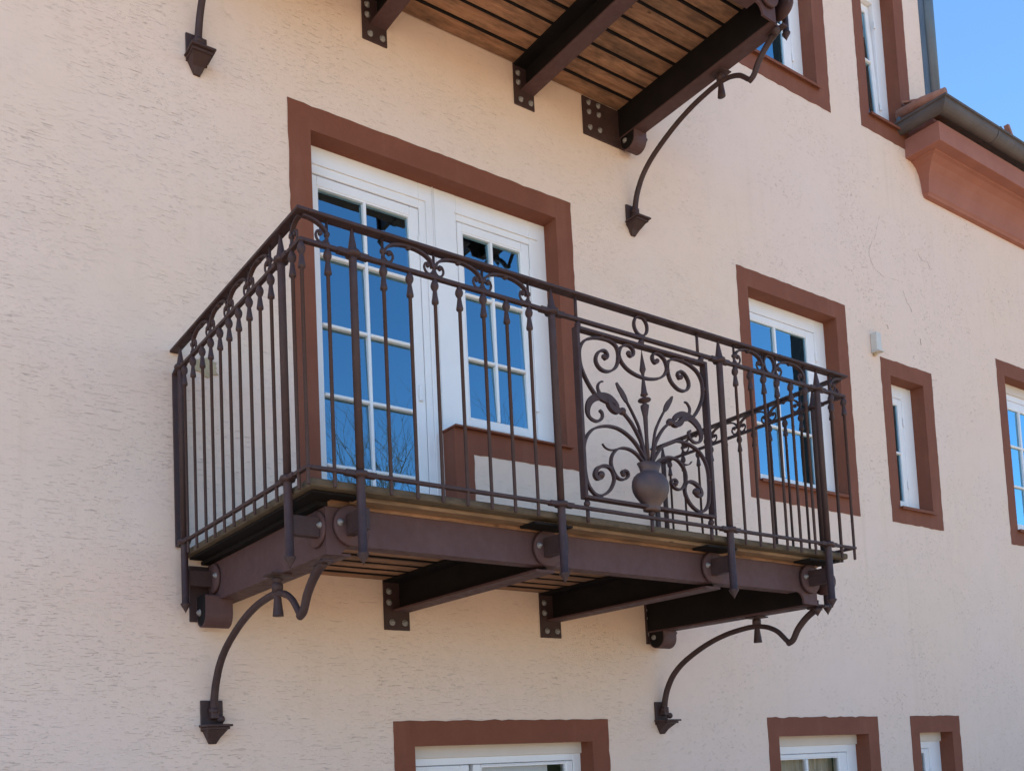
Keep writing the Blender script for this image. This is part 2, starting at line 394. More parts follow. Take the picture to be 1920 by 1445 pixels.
def ringbox(mb, x0, x1, z0, z1, wl_, wr, wb, wt, y0, y1, bev=.003):
    """rectangular frame from four bars butted together"""
    mb.box(x0, x0 + wl_, y0, y1, z0, z1, bev); mb.box(x1 - wr, x1, y0, y1, z0, z1, bev)
    mb.box(x0 + wl_, x1 - wr, y0, y1, z0, z0 + wb, bev); mb.box(x0 + wl_, x1 - wr, y0, y1, z1 - wt, z1, bev)
def sash(parent, x0, x1, z0, z1, gx0, gx1, gz0, gz1, mx, mz, y=REC + .0015, tilt=0, lean=-.002, gm=None):
    """opening leaf: frame bars round the glass gx0..gz1, muntins at mx / mz, pane"""
    s = MB(); org = (x0, y, z0)
    s.box(x0, gx0, y, y + .05, z0, z1, .004); s.box(gx1, x1, y, y + .05, z0, z1, .004)
    s.box(gx0, gx1, y, y + .05, z0, gz0, .004); s.box(gx0, gx1, y, y + .05, gz1, z1, .004)
    so = s.build('sash', 'white', parent, org)
    for hz in (z0 + .16, z1 - .22):
        hm = MB(); hm.box(x1 - .010, x1 + .012, y - .012, y - .0006, hz, hz + .065, .003); hm.build('hinge', 'white', parent, (x1, y, hz))
    b = MB(); e = .007      # glazing bead inside the sash
    b.box(gx0, gx0 + e, y + .003, y + .030, gz0, gz1); b.box(gx1 - e, gx1, y + .003, y + .030, gz0, gz1)
    b.box(gx0 + e, gx1 - e, y + .003, y + .030, gz0, gz0 + e); b.box(gx0 + e, gx1 - e, y + .003, y + .030, gz1 - e, gz1)
    b.v = [v for v in b.v]
    mo = None
    if mx or mz:
        m = MB(); hw = .0095
        for x in mx: m.box(x - hw, x + hw, y - .006, y + .024, gz0 + e, gz1 - e, .005)
        xs = [gx0 + e] + [v for x in mx for v in (x - hw, x + hw)] + [gx1 - e]
        for z in mz:
            for k in range(0, len(xs), 2): m.box(xs[k], xs[k + 1], y - .0055, y + .0235, z - hw, z + hw, .005)
        mo = m.build('glazing_bar', 'white', parent, org)
    bo = b.build('glazing_bead', 'white', parent, org)
    p = MB(); yp = y + .013; xs = [gx0] + list(mx) + [gx1]; zs = [gz0] + sorted(mz) + [gz1]
    for i_ in range(len(xs) - 1):
        for k_ in range(len(zs) - 1):      # every pane sits in its rebate at a slightly different angle
            a0, a1, b0_, b1_ = xs[i_], xs[i_ + 1], zs[k_], zs[k_ + 1]; tx, tz = random.gauss(0, .0018), lean + random.gauss(0, .0015)
            p.add([(x, yp - (z - (b0_ + b1_) / 2) * tz + (x - (a0 + a1) / 2) * tx, z) for x, z in ((a0, b0_), (a1, b0_), (a1, b1_), (a0, b1_))], [(0, 1, 2, 3)])
    pp = p.build('pane', gm or ('clear' if z1 < 2 else 'glass'), parent, org, False)
    if tilt:
        for o in (so, bo, pp, mo):
            if o: o.rotation_euler[0] = tilt
    return so
def room(parent, a, b, c, d, depth=1.4):
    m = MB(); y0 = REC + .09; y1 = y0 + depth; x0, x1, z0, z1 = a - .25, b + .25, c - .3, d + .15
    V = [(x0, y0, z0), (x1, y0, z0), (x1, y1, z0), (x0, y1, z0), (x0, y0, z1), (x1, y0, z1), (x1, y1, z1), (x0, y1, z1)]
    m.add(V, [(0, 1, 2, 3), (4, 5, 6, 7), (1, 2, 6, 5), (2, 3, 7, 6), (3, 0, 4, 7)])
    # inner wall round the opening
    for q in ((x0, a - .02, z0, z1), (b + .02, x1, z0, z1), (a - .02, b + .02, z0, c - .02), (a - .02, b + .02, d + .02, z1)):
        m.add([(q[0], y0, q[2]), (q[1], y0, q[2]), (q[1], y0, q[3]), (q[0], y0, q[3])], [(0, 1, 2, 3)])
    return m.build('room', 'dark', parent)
def sill(parent, a, b, z, ext=.03):
    m = MB(); m.box(a - .012, b + .018, -ext, REC + .02, z - .004, z + .006, .002); m.box(a - .012, b + .018, -ext, -ext + .003, z - .016, z - .004)
    return m.build('sill', 'brown', parent)
def window(so, op, fr, leafs, box=None, sl=True, lab=None, rm=True):
    """so: surround outer, op: opening, fr: frame top (z) and right/left frame widths, leafs: sash specs"""
    x0, x1, z0, z1 = so; a, b, c, d = op
    f = MB(); y = REC
    fl, frr, fb, ft = fr
    f.box(a - .03, a + fl, y, y + .075, c - .01, d + .02, .003); f.box(b - frr, b + .03, y, y + .075, c - .01, d + .02, .003)
    f.box(a + fl, b - frr, y, y + .075, c - .01, c + fb, .003); f.box(a + fl, b - frr, y, y + .075, d - ft, d + .02, .003)
    wo = f.build('window', 'white', house, ((a + b) / 2, y, c))
    if lab: wo['label'] = lab
    s = MB(); band(s, [(x0, z1), (x1, z1), (x1, z0), (x0, z0)], [(a, d), (b, d), (b, c), (a, c)])
    reveal(s, [(a, d), (b, d), (b, c), (a, c)]); s.build('surround', 'brown', wo)
    if sl: sill(wo, a, b, c + .002)
    for L in leafs: sash(wo, *L)
    if box:
        m = MB(); m.box(a - .02, b + .01, y - .012, y - .0015, box, d + .015, .002); m.build('shutter_box', 'box', wo)
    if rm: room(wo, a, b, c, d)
    return wo
# middle floor
window((4.03, 5.292, 3.56, 5.172), (4.14, 5.165, 3.687, 5.045), (.022, .122, .045, .097), [(4.165, 5.04, 3.735, 4.945, 4.19, 4.948, 3.775, 4.897, (4.562,), (4.147, 4.523))], None, lab='two pane wide window behind the balcony end')
window((5.718, 6.448, 3.566, 4.861), (5.84, 6.31, 3.687, 4.733), (.019, .140, .045, .10), [(5.862, 6.167, 3.735, 4.63, 5.90, 6.114, 3.785, 4.582, (), (4.18,))], None, lab='narrow window beside the balcony')
window((7.547, 8.83, 3.557, 5.206), (7.676, 8.70, 3.687, 5.076), (.031, .097, .05, .138), [(7.71, 8.60, 3.74, 4.935, 7.75, 8.51, 3.79, 4.862, (8.13,), (4.142, 4.512))], 4.99, lab='window at the right edge of the photo')
# ground floor
wg = window((1.10, 2.579, .14, 2.083), (1.223, 2.448, .25, 1.957), (.06, .057, .057, .102), [(1.286, 1.640, .31, 1.852, 1.36, 1.58, .37, 1.80, (), (1.2,)), (1.668, 2.388, .31, 1.852, 1.72, 2.336, .37, 1.846 - .004, (), ())], 1.893, lab='wide white window under the balcony with a lowered pale blind')
m = MB(); m.box(1.70, 2.24, REC + .055, REC + .062, .9, 1.842); m.build('blind', 'white', wg)
w6 = window((4.04, 5.314, .46, 2.083), (4.15, 5.184, .60, 1.957), (.032, .111, .057, .122), [(4.185, 5.07, .66, 1.832, 4.225, 4.975, .72, 1.803, (4.592,), (1.44, 1.08))], 1.888, lab='ground floor window with a beige curtain behind the glass')
m = MB(); ny = 90
V = []
for k in range(ny):
    x = 4.18 + .82 * k / (ny - 1); yy = .20 + .018 * math.sin(k * .9) + .008 * math.sin(k * 2.3); V += [(x, yy, .6), (x, yy, 1.93)]
m.add(V, [[2 * k, 2 * k + 2, 2 * k + 3, 2 * k + 1] for k in range(ny - 1)], True); m.build('curtain', 'curtain', w6)
window((5.744, 6.443, .46, 2.083), (5.857, 6.327, .60, 1.957), (.03, .159, .057, .122), [(5.89, 6.165, .66, 1.832, 5.93, 6.108, .72, 1.806, (), (1.3,))], 1.888, lab='narrow ground floor window')
# upper floor
window((4.02, 5.30, 6.694, 8.33), (4.14, 5.145, 6.832, 8.20), (.022, .120, .077, .147), [(4.165, 5.022, 6.912, 8.05, 4.20, 4.933, 6.955, 7.99, (4.562,), (7.31, 7.65))], None, lab='upper window beside the upper balcony')
w9 = window((5.713, 6.467, 6.734, 8.29), (5.835, 6.32, 6.865, 8.16), (.022, .117, .057, .137), [], None, lab='narrow upper window tilted open')
sash(w9, 5.86, 6.200, 6.925, 8.02, 5.905, 6.155, 6.985, 7.96, (), (7.5,), REC + .0015, tilt=R(-1.8))

# the balcony door and its window: two openings that share one head
def door_unit(dz, full=True):
    f = MB(); y = REC; o = lambda z: z + dz
    f.box(.70, .775, y, y + .075, o(2.82), o(5.05), .003)                   # left jamb
    f.box(.775, 1.458, y, y + .075, o(4.892), o(5.05), .003)                # head over the door
    f.box(1.458, 1.560, y, y + .075, o(2.82), o(5.05), .003)                # post
    f.box(1.562, 1.712, y - .001, y + .075, o(3.60), o(5.05), .003)         # window side post
    f.box(2.251, 2.41, y, y + .075, o(3.60), o(5.05), .003)
    f.box(1.712, 2.251, y, y + .075, o(4.893), o(5.05), .003); f.box(1.712, 2.251, y, y + .075, o(3.60), o(3.712), .003)
    for (x0, x1, z0, z1) in ((.790, 1.512, o(4.938), o(4.948)), (1.70, 2.312, o(4.93), o(4.94))): f.box(x0, x1, y - .008, y - .001, z0, z1, .002)   # drip mouldings
    f.box(1.500, 1.512, y - .008, y - .001, o(2.83), o(4.938), .002); f.box(1.548, 1.556, y - .006, y - .001, o(2.83), o(5.04), .002)
    d = f.build('balcony_door', 'white', house, (1.55, y, o(2.83)))
    d['label'] = 'white glazed balcony door with a matching window beside it' if dz == 0 else 'white glazed door of the upper balcony'
    s = MB()
    band(s, [(.612, o(2.80)), (.612, o(5.166)), (2.502, o(5.166)), (2.502, o(3.53)), (1.683, o(3.516)), (1.683, o(2.80))] , [(.737, o(2.80)), (.737, o(5.037)), (2.375, o(5.037)), (2.375, o(3.645)), (1.556, o(3.645)), (1.556, o(2.80))]) if False else None
    def quad(a, b, c2, d2, wo_=True):
        # a-b outer edge (wavy), c2-d2 inner edge matching a and b
        band(s, [a, b, None, None], [c2, d2, None, None])
    quad((.612, o(2.80)), (.612, o(5.166)), (.737, o(2.80)), (.737, o(5.037)))
    quad((.612, o(5.166)), (2.502, o(5.166)), (.737, o(5.037)), (2.375, o(5.037)))
    quad((2.502, o(5.166)), (2.502, o(3.528)), (2.375, o(5.037)), (2.375, o(3.645)))
    quad((2.502, o(3.528)), (1.683, o(3.516)), (2.375, o(3.645)), (1.556, o(3.645)))
    quad((1.683, o(3.516)), (1.683, o(2.80)), (1.556, o(3.645)), (1.556, o(2.80)))
    reveal(s, [(.737, o(2.80)), (.737, o(5.037)), (2.375, o(5.037)), (2.375, o(3.645)), (1.556, o(3.645)), (1.556, o(2.80))], False)
    s.build('surround', 'brown', d)
    m = MB(); m.box(1.545, 2.40, -.032, REC + .01, o(3.645), o(3.656), .002); m.build('sill', 'brown', d)
    sash(d, .778, 1.455, o(2.90), o(4.886), .822, 1.395, o(3.01), o(4.830), (1.107,), tuple(o(z) for z in (4.471, 4.102, 3.738, 3.374)), lean=-.036)
    sash(d, 1.718, 2.248, o(3.718), o(4.890), 1.752, 2.186, o(3.762), o(4.838), (1.960,), (o(4.476), o(4.107)), lean=-.036)
    h = MB(); h.box(1.408, 1.432, y - .012, y + .012, o(3.80), o(3.885), .003); h.build('handle', 'white', d)
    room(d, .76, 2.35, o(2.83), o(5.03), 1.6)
    return d
door_unit(0); door_unit(3.11)

# cornice, gutter and roof of the lower part (profile offset out AND to the left: mitred end)
prof = [(0, 6.385), (.035, 6.388), (.042, 6.402), (.052, 6.412), (.060, 6.46), (.072, 6.52), (.092, 6.57), (.125, 6.615), (.165, 6.642), (.188, 6.648), (.192, 6.655), (.268, 6.655), (.270, 6.66), (.270, 6.812), (.200, 6.814), (.200, 6.90)]
def mitre(mb, prof, xw=6.60, xe=15.2, smooth=False):
    n = len(prof); V = [(xw - e, .0, z) for e, z in prof] + [(xw - e, -e, z) for e, z in prof] + [(xe, -e, z) for e, z in prof]
    F = []
    for r_ in (0, 1):
        for k in range(n - 1): F.append([r_ * n + k, r_ * n + k + 1, (r_ + 1) * n + k + 1, (r_ + 1) * n + k])
    mb.add(V, F, smooth)
m = MB(); mitre(m, prof); m.build('cornice', 'cornice', house)
gp = [(.262, 6.885)] + [(.322 - .062 * math.cos(a), 6.905 - .072 * math.sin(a)) for a in [math.pi * k / 12 * 1.0 for k in range(0, 13)]] + [(.390, 6.912), (.396, 6.905), (.400, 6.918), (.392, 6.926), (.378, 6.915)]
m = MB(); mitre(m, gp, smooth=False)
gut = m.build('gutter', 'gutter', house)
m = MB()
for xx in (7.05, 7.85, 8.55, 9.3, 10.1):       # seams / brackets
    rib = [(e + (.004 if e > .27 else 0), z - (.004 if z < 6.9 else -.003)) for e, z in gp[1:-1]]
    n = len(rib); V = [(xx, -e, z) for e, z in rib] + [(xx + .02, -e, z) for e, z in rib] + [(xx, -e + .006, z + .006) for e, z in rib] + [(xx + .02, -e + .006, z + .006) for e, z in rib]
    F = [];
    for k in range(n - 1): F += [[k, k + 1, n + k + 1, n + k], [k, k + 1, 2 * n + k + 1, 2 * n + k], [n + k, n + k + 1, 3 * n + k + 1, 3 * n + k]]
    m.add(V, F)
m.build('gutter_seam', 'gutter', gut)
# wall flashing where the gutter meets the wall
m = MB(); m.box(6.225, 6.40, -.03, -.005, 6.93, 6.965, .003); m.build('flashing', 'pipe', house)
# roof: rows of tiles rising behind the gutter, hipped at the left
roof = MB(); sl_ = math.tan(R(27)); e0 = .335; z0r = 6.985; rows = 13; tl = .30
for r_ in range(rows):
    ya = -e0 + r_ * tl * math.cos(R(27)); za = z0r + r_ * tl * math.sin(R(27))
    yb = ya + (tl + .05) * math.cos(R(27)); zb = za + (tl + .05) * math.sin(R(27)) - .018
    xa = 6.60 - e0 + .04 if ya < 0 else EX + .004
    x = xa + (.11 if r_ % 2 else 0)
    while x < 15.2:
        xe = min(x + .215, 15.2); dz_ = random.uniform(-.002, .003)
        roof.add([(x, ya, za + dz_), (xe, ya, za + dz_), (xe, yb, zb), (x, yb, zb), (x, ya, za - .016), (xe, ya, za - .016), (xe, yb, zb - .016), (x, yb, zb - .016)],
                 [(0, 1, 2, 3), (4, 5, 6, 7), (0, 1, 5, 4), (0, 4, 7, 3), (1, 2, 6, 5)])
        x += .222
yy_, zz_ = -e0 + rows * tl * math.cos(R(27)), z0r + rows * tl * math.sin(R(27))
roof.add([(EX, yy_, zz_), (15.2, yy_, zz_), (15.2, 9.3, 6.9), (EX, 9.3, 6.9)], [(0, 1, 2, 3)])
ro = roof.build('roof', 'tile', house)
m = MB(); m.tube([(6.62 - e0 + .03, .02, 7.03), (6.60 - e0 + .05, -.16, 7.02), (6.60 - e0 + .07, -e0 + .0, 7.0)], [.05, .05, .045], 10)
m.build('verge_tile', 'tile', ro)
m = MB()
for x in (7.42, 7.92, 8.62, 9.4):               # snow hooks on the first row
    m.prism([(-.33, 7.0), (-.29, 7.02), (-.27, 7.13), (-.305, 7.13)], 'x', x, x + .03)
m.build('snow_hook', 'tile', ro)
# dark sheet metal edge down the corner of the tall part
m = MB(); m.box(EX + .003, EX + .075, -.012, .05, 6.98, 9.95, .01); m.tube([(EX + .125, -.005, 7.02), (EX + .125, -.005, 10.0)], .052, 14)
dp = m.build('downpipe', 'pipe', house)
# main roof overhang above (only its shadow side could ever be seen)
m = MB(); m.box(-7.4, 7.1, -.35, 9.4, 9.9, 10.02); m.prism([(-.45, 10.02), (9.5, 10.02), (4.5, 12.6)], 'x', -7.4, 7.1); m.build('roof', 'tile', house)

# small grey fixture
fx = empty('wall_fixture', (5.64, 0, 4.86), 'small pale grey box fixed to the plaster above the narrow window', 'wall fixture')
m = MB(); m.box(5.605, 5.668, -.050, 0, 4.875, 5.02, .004); m.build('housing', 'shelf', fx)
m = MB(); m.box(5.600, 5.673, -.062, -.001, 4.864, 4.874, .002); m.build('base_plate', 'shelf', fx)
m = MB(); m.ball((5.632, -.014, 4.856), .013, 1, 1, 1.1); m.build('cable_gland', 'patch', fx)

# ------------------------------------------------------------------ balcony
W, D = 3.092, -1.2215
R1, R2, R3 = 3.742, 3.645, 2.867
def scroll_c(mb, P, sgn, u, y0, ax):
    """little C scroll at an arch foot; P(t,z)->3d"""
    pts = [(0, .004), (.010, -.012), (.024, -.020), (.040, -.014), (.048, .002), (.042, .016), (.030, .018), (.026, .008)]
    mb.tube(cr_spline([P(u + sgn * a * .9, y0 + b) for a, b in pts], 3), [.0048] * 15 + [.0055] * 3 + [.0075] * 4, 6)
    mb.ball(P(u + sgn * .027, y0 + .010), .0075)
def build_balcony():
    rt = empty('balcony', (W / 2, 0, 2.55), 'wrought iron balcony with a vase and scrolls in its railing, before the glazed door', 'balcony', 'iron balconies on the facade')
    F = lambda x, z: Vector((x, D, z)); L = lambda y, z: Vector((0, y, z)); Rr = lambda y, z: Vector((W, y, z))
    # deck
    d = MB(); nb = 9
    d.box(.02, W - .02, -1.20, 0, 2.8150, 2.842, .005); deck = d.build('deck', 'moss', rt)
    d = MB(); pitch = .1125
    for k in range(11):
        y1 = -.004 - k * pitch; y0 = max(y1 - pitch + .013, -1.081)
        if y1 - y0 > .02: d.box(.152, W - .09, y0, y1, 2.788 + (.0025 if k % 3 == 1 else 0), 2.8135, .003)
    sf = d.build('underside_boards', 'wood', deck)
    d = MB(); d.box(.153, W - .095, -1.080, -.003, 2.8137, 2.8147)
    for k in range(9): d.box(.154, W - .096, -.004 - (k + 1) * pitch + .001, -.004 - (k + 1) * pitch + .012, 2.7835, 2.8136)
    d.build('joint_shade', 'black', deck)  # black sheet and strips stand in for the shade in the board gaps
    d = MB(); d.box(.235, W - .085, -1.150, -1.083, 2.799, 2.8146, .003); d.build('edge_timber', 'joist', deck)
    d = MB(); d.box(.105, .150, -1.080, -.002, 2.787, 2.8025, .001); d.build('side_gap_strip', 'black', deck)  # black strip filling the gap above the left side beam
    for bx in ((.045, .150, -1.165, -.02), (.150, .234, -1.165, -1.115), (W - .085, W - .035, -1.17, -.02), (1.012, 1.212, -1.188, -1.10), (2.027, 2.227, -1.188, -1.10), (2.772, 2.962, -1.188, -1.10)):
        lo = bx[0] > 1 and bx[1] < 3
        d = MB(); d.box(*bx, 2.789 if lo else 2.803, 2.7985 if lo else 2.811, .001); d.build('steel_flat', 'black', deck)
    # beams: front channel
    b = MB(); zb, zt = 2.655, 2.786; e = .14
    x0, x1 = e, W - .115
    def low(x):   # the ends of the front plate run deeper with a cut corner
        return zb
    out = [(x0, zt), (x0, 2.616), (x0 + .055, 2.618), (x0 + .07, 2.634), (x0 + .095, 2.650), (x0 + .115, zb), (x1 - .160, zb), (x1 - .138, 2.652), (x1 - .122, 2.640), (x1 - .112, 2.622), (x1 - .108, 2.598), (x1, 2.594), (x1, zt)]
    b.prism(out, 'y', -1.080, -1.070); b.box(x0 + .11, x1 - .155, -1.070, -1.02, zb, zb + .009); b.box(x0 + .005, x1 - .005, -1.070, -1.02, zt - .009, zt)
    b.build('front_beam', 'beam', rt)
    # side channels (web outside) and inner I beams
    b = MB(); b.box(.140, .148, -1.070, 0, 2.618, 2.786); b.box(.148, .245, -1.069, -.001, 2.618, 2.627); b.box(.148, .245, -1.018, -.001, 2.776, 2.785); b.build('side_beam', 'beam', rt, (.14, 0, 2.63))
    b = MB(); xr = W - .145
    b.box(xr + .001, xr + .10, -1.069, -.001, 2.596, 2.605); o = b.build('side_beam', 'beam', rt, (xr, 0, 2.63)); b = MB(); b.box(xr, xr + .008, -1.069, 0, 2.6052, 2.786); b.box(xr + .008, xr + .10, -1.018, -.001, 2.776, 2.785); b.build('web', 'black', o)
    def ibeam(xc):
        b = MB(); b.box(xc - .05, xc + .05, -1.069, -.008, 2.631, 2.641); o = b.build('cross_beam', 'beam', rt, (xc, 0, 2.63))
        b = MB(); b.box(xc - .004, xc + .004, -1.069, -.008, 2.6415, 2.776); b.box(xc - .095, xc + .05, -1.019, -.008, 2.776, 2.786)
        b.build('web', 'black', o); return o
    i0 = ibeam(1.165); child(i0, rt, (2.196, 0, 2.63))
    bolt = MB(); bolt.lathe([(.0, 0), (.017, 0), (.017, -.003), (.013, -.0035), (.013, -.011), (.0, -.011)], (0, 0, 0), 'y', 6)
    def bolts(parent, locs, axis='y', s=1.0):
        for p in locs:
            m = MB(); m.lathe([(.0001, 0), (.0175 * s, 0), (.0175 * s, .003), (.0125 * s, .0035), (.0125 * s, .010), (.006 * s, .0105), (.006 * s, .015), (.0001, .015)], (0, 0, 0), 'z', 10)
            o = m.build('bolt', 'zinc', None, (0, 0, 0)); o.parent = parent
            o.rotation_euler = {'y': (R(90), 0, 0), 'x': (0, R(-90), 0)}[axis]; o.location = Vector(p) - WO[parent.name]; WO[o.name] = Vector(p)
    def wall_plate(x0, x1, z0, z1, bl):
        p = MB(); p.box(x0, x1, -.008, 0, z0, z1, .002); o = p.build('wall_plate', 'iron', rt, (x0, 0, z0)); bolts(o, [(x, -.008, z) for x, z in bl]); return o
    for dx in (0, 1.03):
        wall_plate(1.066 + dx, 1.219 + dx, 2.538, 2.790, [(1.099 + dx, 2.733), (1.098 + dx, 2.677), (1.112 + dx, 2.577), (1.188 + dx, 2.577)])
    # wall shoes under the side beams: gusset with a half-round rolled plate
    def shoe(x0, x1, gm):
        arc = [(-.015 - .056 + .056 * math.cos(a), 2.555 - .058 * math.sin(a)) for a in [math.pi * k / 10 for k in range(11)]]
        m = MB(); prof = [(-.015, 2.629)] + arc + [(-.127, 2.585), (-.128, 2.629)]
        n = len(prof); inn = [(p[0] * .92 - .004, p[1] + .006) for p in prof]
        m.prism(prof + inn[::-1], 'x', x0 + .004, x1); o = m.build('wall_shoe', 'beam', rt, (x0, 0, 2.5)); m = MB(); m.prism([(p[0], p[1] + .001) for p in inn], 'x', x0 + .006, x0 + .014); m.build('gusset', gm, o); bolts(o, [(x0 + .006, -.050, 2.565)], 'x', .9); return o
    shoe(.07, .20, 'black'); shoe(W - .148, W - .035, 'black')
    p = MB(); p.box(.045, .139, -.008, 0, 2.53, 2.78, .002); o = p.build('wall_plate', 'iron', rt, (.045, 0, 2.53))
    # rails
    def rail(name, z, w_, h_, drop=False):
        m = MB(); 
        m.box(-w_ / 2, w_ / 2, D - w_ / 2, 0, z - h_ / 2, z + h_ / 2, .002); m.box(W - w_ / 2, W + w_ / 2, D - w_ / 2, 0, z - h_ / 2, z + h_ / 2, .002)
        m.box(w_ / 2, W - w_ / 2, D - w_ / 2, D + w_ / 2, z - h_ / 2, z + h_ / 2, .002)
        if drop:   # swellings forged round each post
            for x, y in posts: m.lathe([(.001, -.011), (.026, -.009), (.029, 0), (.026, .009), (.001, .011)], (x, y, z), 'z', 14)
            for x, y in posts:
                if abs(y - D) < .01: m.box(x - .062, x - .02, D - .0125, D + .0125, z - .0095, z + .0095, .002); m.box(x + .02, x + .062, D - .0125, D + .0125, z - .0095, z + .0095, .002)
                else: m.box(x - .0125, x + .0125, y - .055, y - .02, z - .0095, z + .0095, .002); m.box(x - .0125, x + .0125, y + .02, y + .055, z - .0095, z + .0095, .002)
        return m.build(name, 'iron', rt, (0, 0, z))
    posts = [(.202, D), (1.122, D), (2.137, D), (2.872, D), (0, -1.072), (0, -.078), (W, -1.060), (W, -.078)]
    rail('handrail', R1 + .004, .042, .012); rail('middle_rail', R2, .020, .014, True); rail('lower_rail', R3, .018, .013, True)
    # posts
    pm_ = MB(); zb_ = 2.556 - 2.867
    pm_.lathe([(.0005, zb_ - .002), (.005, zb_ + .008), (.0215, zb_ + .036), (.0215, zb_ + .040), (.0160, zb_ + .043), (.0155, -.02), (.016, 0)], (0, 0, 0), 'z', 14)
    pm_.lathe([(.0142, .012), (.0142, .755), (.0150, R2 - R3)], (0, 0, 0), 'z', 14)
    hh = R2 - R3
    pm_.lathe([(.017, hh + .009), (.0185, hh + .014), (.0155, hh + .022), (.010, hh + .055), (.0055, hh + .085), (.0045, hh + .098)], (0, 0, 0), 'z', 12)
    p0 = pm_.build('post', 'iron', rt, (posts[0][0], posts[0][1], R3)); p0.data.transform(Matrix.Translation((0, 0, 0)))
    # (mesh was laid out round its own origin)
    p0.data.transform(Matrix.Translation(Vector((posts[0][0], posts[0][1], R3))))
    for x, y in posts[1:]: child(p0, rt, (x, y, R3))
    # clamp discs with a stand-off block
    def clamp(x, y, side):
        m = MB(); sh = .05 if y < -.5 else -.0
        if side == 'f':
            m.lathe([(.001, 0), (.066, 0), (.066, -.006), (.074, -.007), (.074, -.019), (.070, -.022), (.001, -.022)], (x + .036, -1.081, 2.722), 'y', 32)
            for s_ in (-1, 1): pass
            k = MB(); k.box(x + .006, x + .040, D + .010, -1.1035, 2.682, 2.758, .002)
        elif side == 'l':
            m.lathe([(.001, 0), (.062, 0), (.066, -.004), (.066, -.011), (.063, -.014), (.001, -.014)], (.1395, y + sh, 2.715), 'x', 28)
            k = MB(); k.box(.012, .125, y + .006, y + .040, 2.678, 2.748, .002)
        else:
            m.lathe([(.001, 0), (.062, 0), (.062, .012), (.001, .012)], (W - .044, y, 2.715), 'x', 28)
            k = MB(); k.box(W - .032, W - .016, y - .020, y + .020, 2.678, 2.748, .002)
        o = m.build('clamp_disc', 'beam', rt, (x, y, 2.715)); k.build('clamp_block', 'iron', o)
        if side == 'f': bolts(o, [(x - .016, -1.103, 2.728), (x + .088, -1.103, 2.720)], 'y', .72)
        elif side == 'l': bolts(o, [(.1255, y + sh + .045, 2.72), (.1255, y + sh - .045, 2.72)], 'x', .72)
    for x in (.202, 1.122, 2.137, 2.872): clamp(x, D, 'f')
    for y in (-1.072, -.078): clamp(0, y, 'l'); clamp(W, y, 'r')
    # balusters
    bm_ = MB(); H = R2 - R3
    bm_.lathe([(.0058, -.058), (.0066, -.056), (.0068, H - .0995), (.0128, H - .0975), (.0132, H - .090), (.0108, H - .076), (.0078, H - .054), (.0076, H - .049), (.0122, H - .043), (.0148, H - .036), (.0152, H - .031), (.0148, H - .026), (.0122, H - .018), (.009, H - .013), (.0075, H - .008), (.0075, H)], (0, 0, 0), 'z', 10)
    b0 = bm_.build('baluster', 'iron', rt, (0, 0, 0)); WO[b0.name] = Vector((.327, D, R3)); b0.location = Vector((.327, D, R3)) - WO[rt.name]
    fx_ = [0, .101, .439, .550, .662, .775, .888, 1.003, 2.245, 2.352, 2.451, 2.551, 2.657, 2.771, 2.985, W]
    sy = [-.125, -.225, -.325, -.424, -.521, -.613, -.707, -.802, -.893, -.987]
    sy = [-.125, -.225, -.332, -.424, -.521, -.613, -.705, -.802, -.895, -.987]
    sy = sy[1:] if False else sy
    for x in fx_: child(b0, rt, (x, D, R3))
    for y in sy[:] + [-1.155]:
        child(b0, rt, (0, y, R3)); child(b0, rt, (W, y, R3))
    # flat end bars against the wall
    for x in (0, W):
        m = MB(); m.tube(cr_spline([(x, -.075, R2), (x, -.035, R2 - .001), (x, -.018, R2 - .012), (x, -.014, R2 - .035), (x, -.014, 3.3), (x, -.014, R3 + .03), (x, -.016, R3 - .004), (x, -.05, R3 - .006)], 3), 1, sq=(.012, .03), nrm=(1, 0, 0))
        m.build('end_bar', 'iron', rt, (x, 0, R3))
    # arches between mid rail and handrail
    def stub(mb, P, u):
        a = P(u, R2 + .005)
        mb.lathe([(.009, 0), (.011, .004), (.009, .010), (.006, .014), (.006, .030), (.0105, .034), (.0105, .044), (.0055, .048), (.0048, .092)], (a.x, a.y, a.z), 'z', 8)
    def arch(P, u0, u1, nrm, scr=True):
        m = MB(); c = (u0 + u1) / 2; h = abs(u1 - u0) / 2; s0 = 1 if u1 > u0 else -1; zb2 = R2 + .036; zt2 = R1 - .008
        pts = [P(c - s0 * h * math.cos(a) + s0 * .008 * math.cos(a), zb2 + (zt2 - zb2) * math.sin(a) ** .8) for a in [math.pi * k / 18 for k in range(19)]]
        m.tube(pts, 1, sq=(.0085, .016), nrm=nrm)
        a = P(c, zt2 - .002); m.ball(a, .0115)
        if scr: scroll_c(m, P, s0, u0, R2 + .030, nrm); scroll_c(m, P, -s0, u1, R2 + .030, nrm)
        m.build('arch', 'iron', rt, P(c, R2))
    def half(P, u0, uc, nrm):    # quarter arch from a stub up to the corner
        m = MB(); h = uc - u0; zb2 = R2 + .036; zt2 = R1 - .010
        pts = [P(uc - h * math.cos(a), zb2 + (zt2 - zb2) * math.sin(a)) for a in [math.pi / 2 * k / 12 for k in range(13)]]
        m.tube(pts, 1, sq=(.0085, .016), nrm=nrm); scroll_c(m, P, 1 if uc > u0 else -1, u0, R2 + .030, nrm); m.build('arch', 'iron', rt, P(u0, R2))
    FN, SN = (0, 1, 0), (1, 0, 0)
    A = [.327, .550, .775, 1.003]; Cc = [2.245, 2.451, 2.551, 2.771]
    for a, b in zip(A, A[1:]): arch(F, a, b, FN)
    arch(F, Cc[0], Cc[1], FN); arch(F, Cc[2], Cc[3], FN)
    m = MB(); cx = (Cc[1] + Cc[2]) / 2
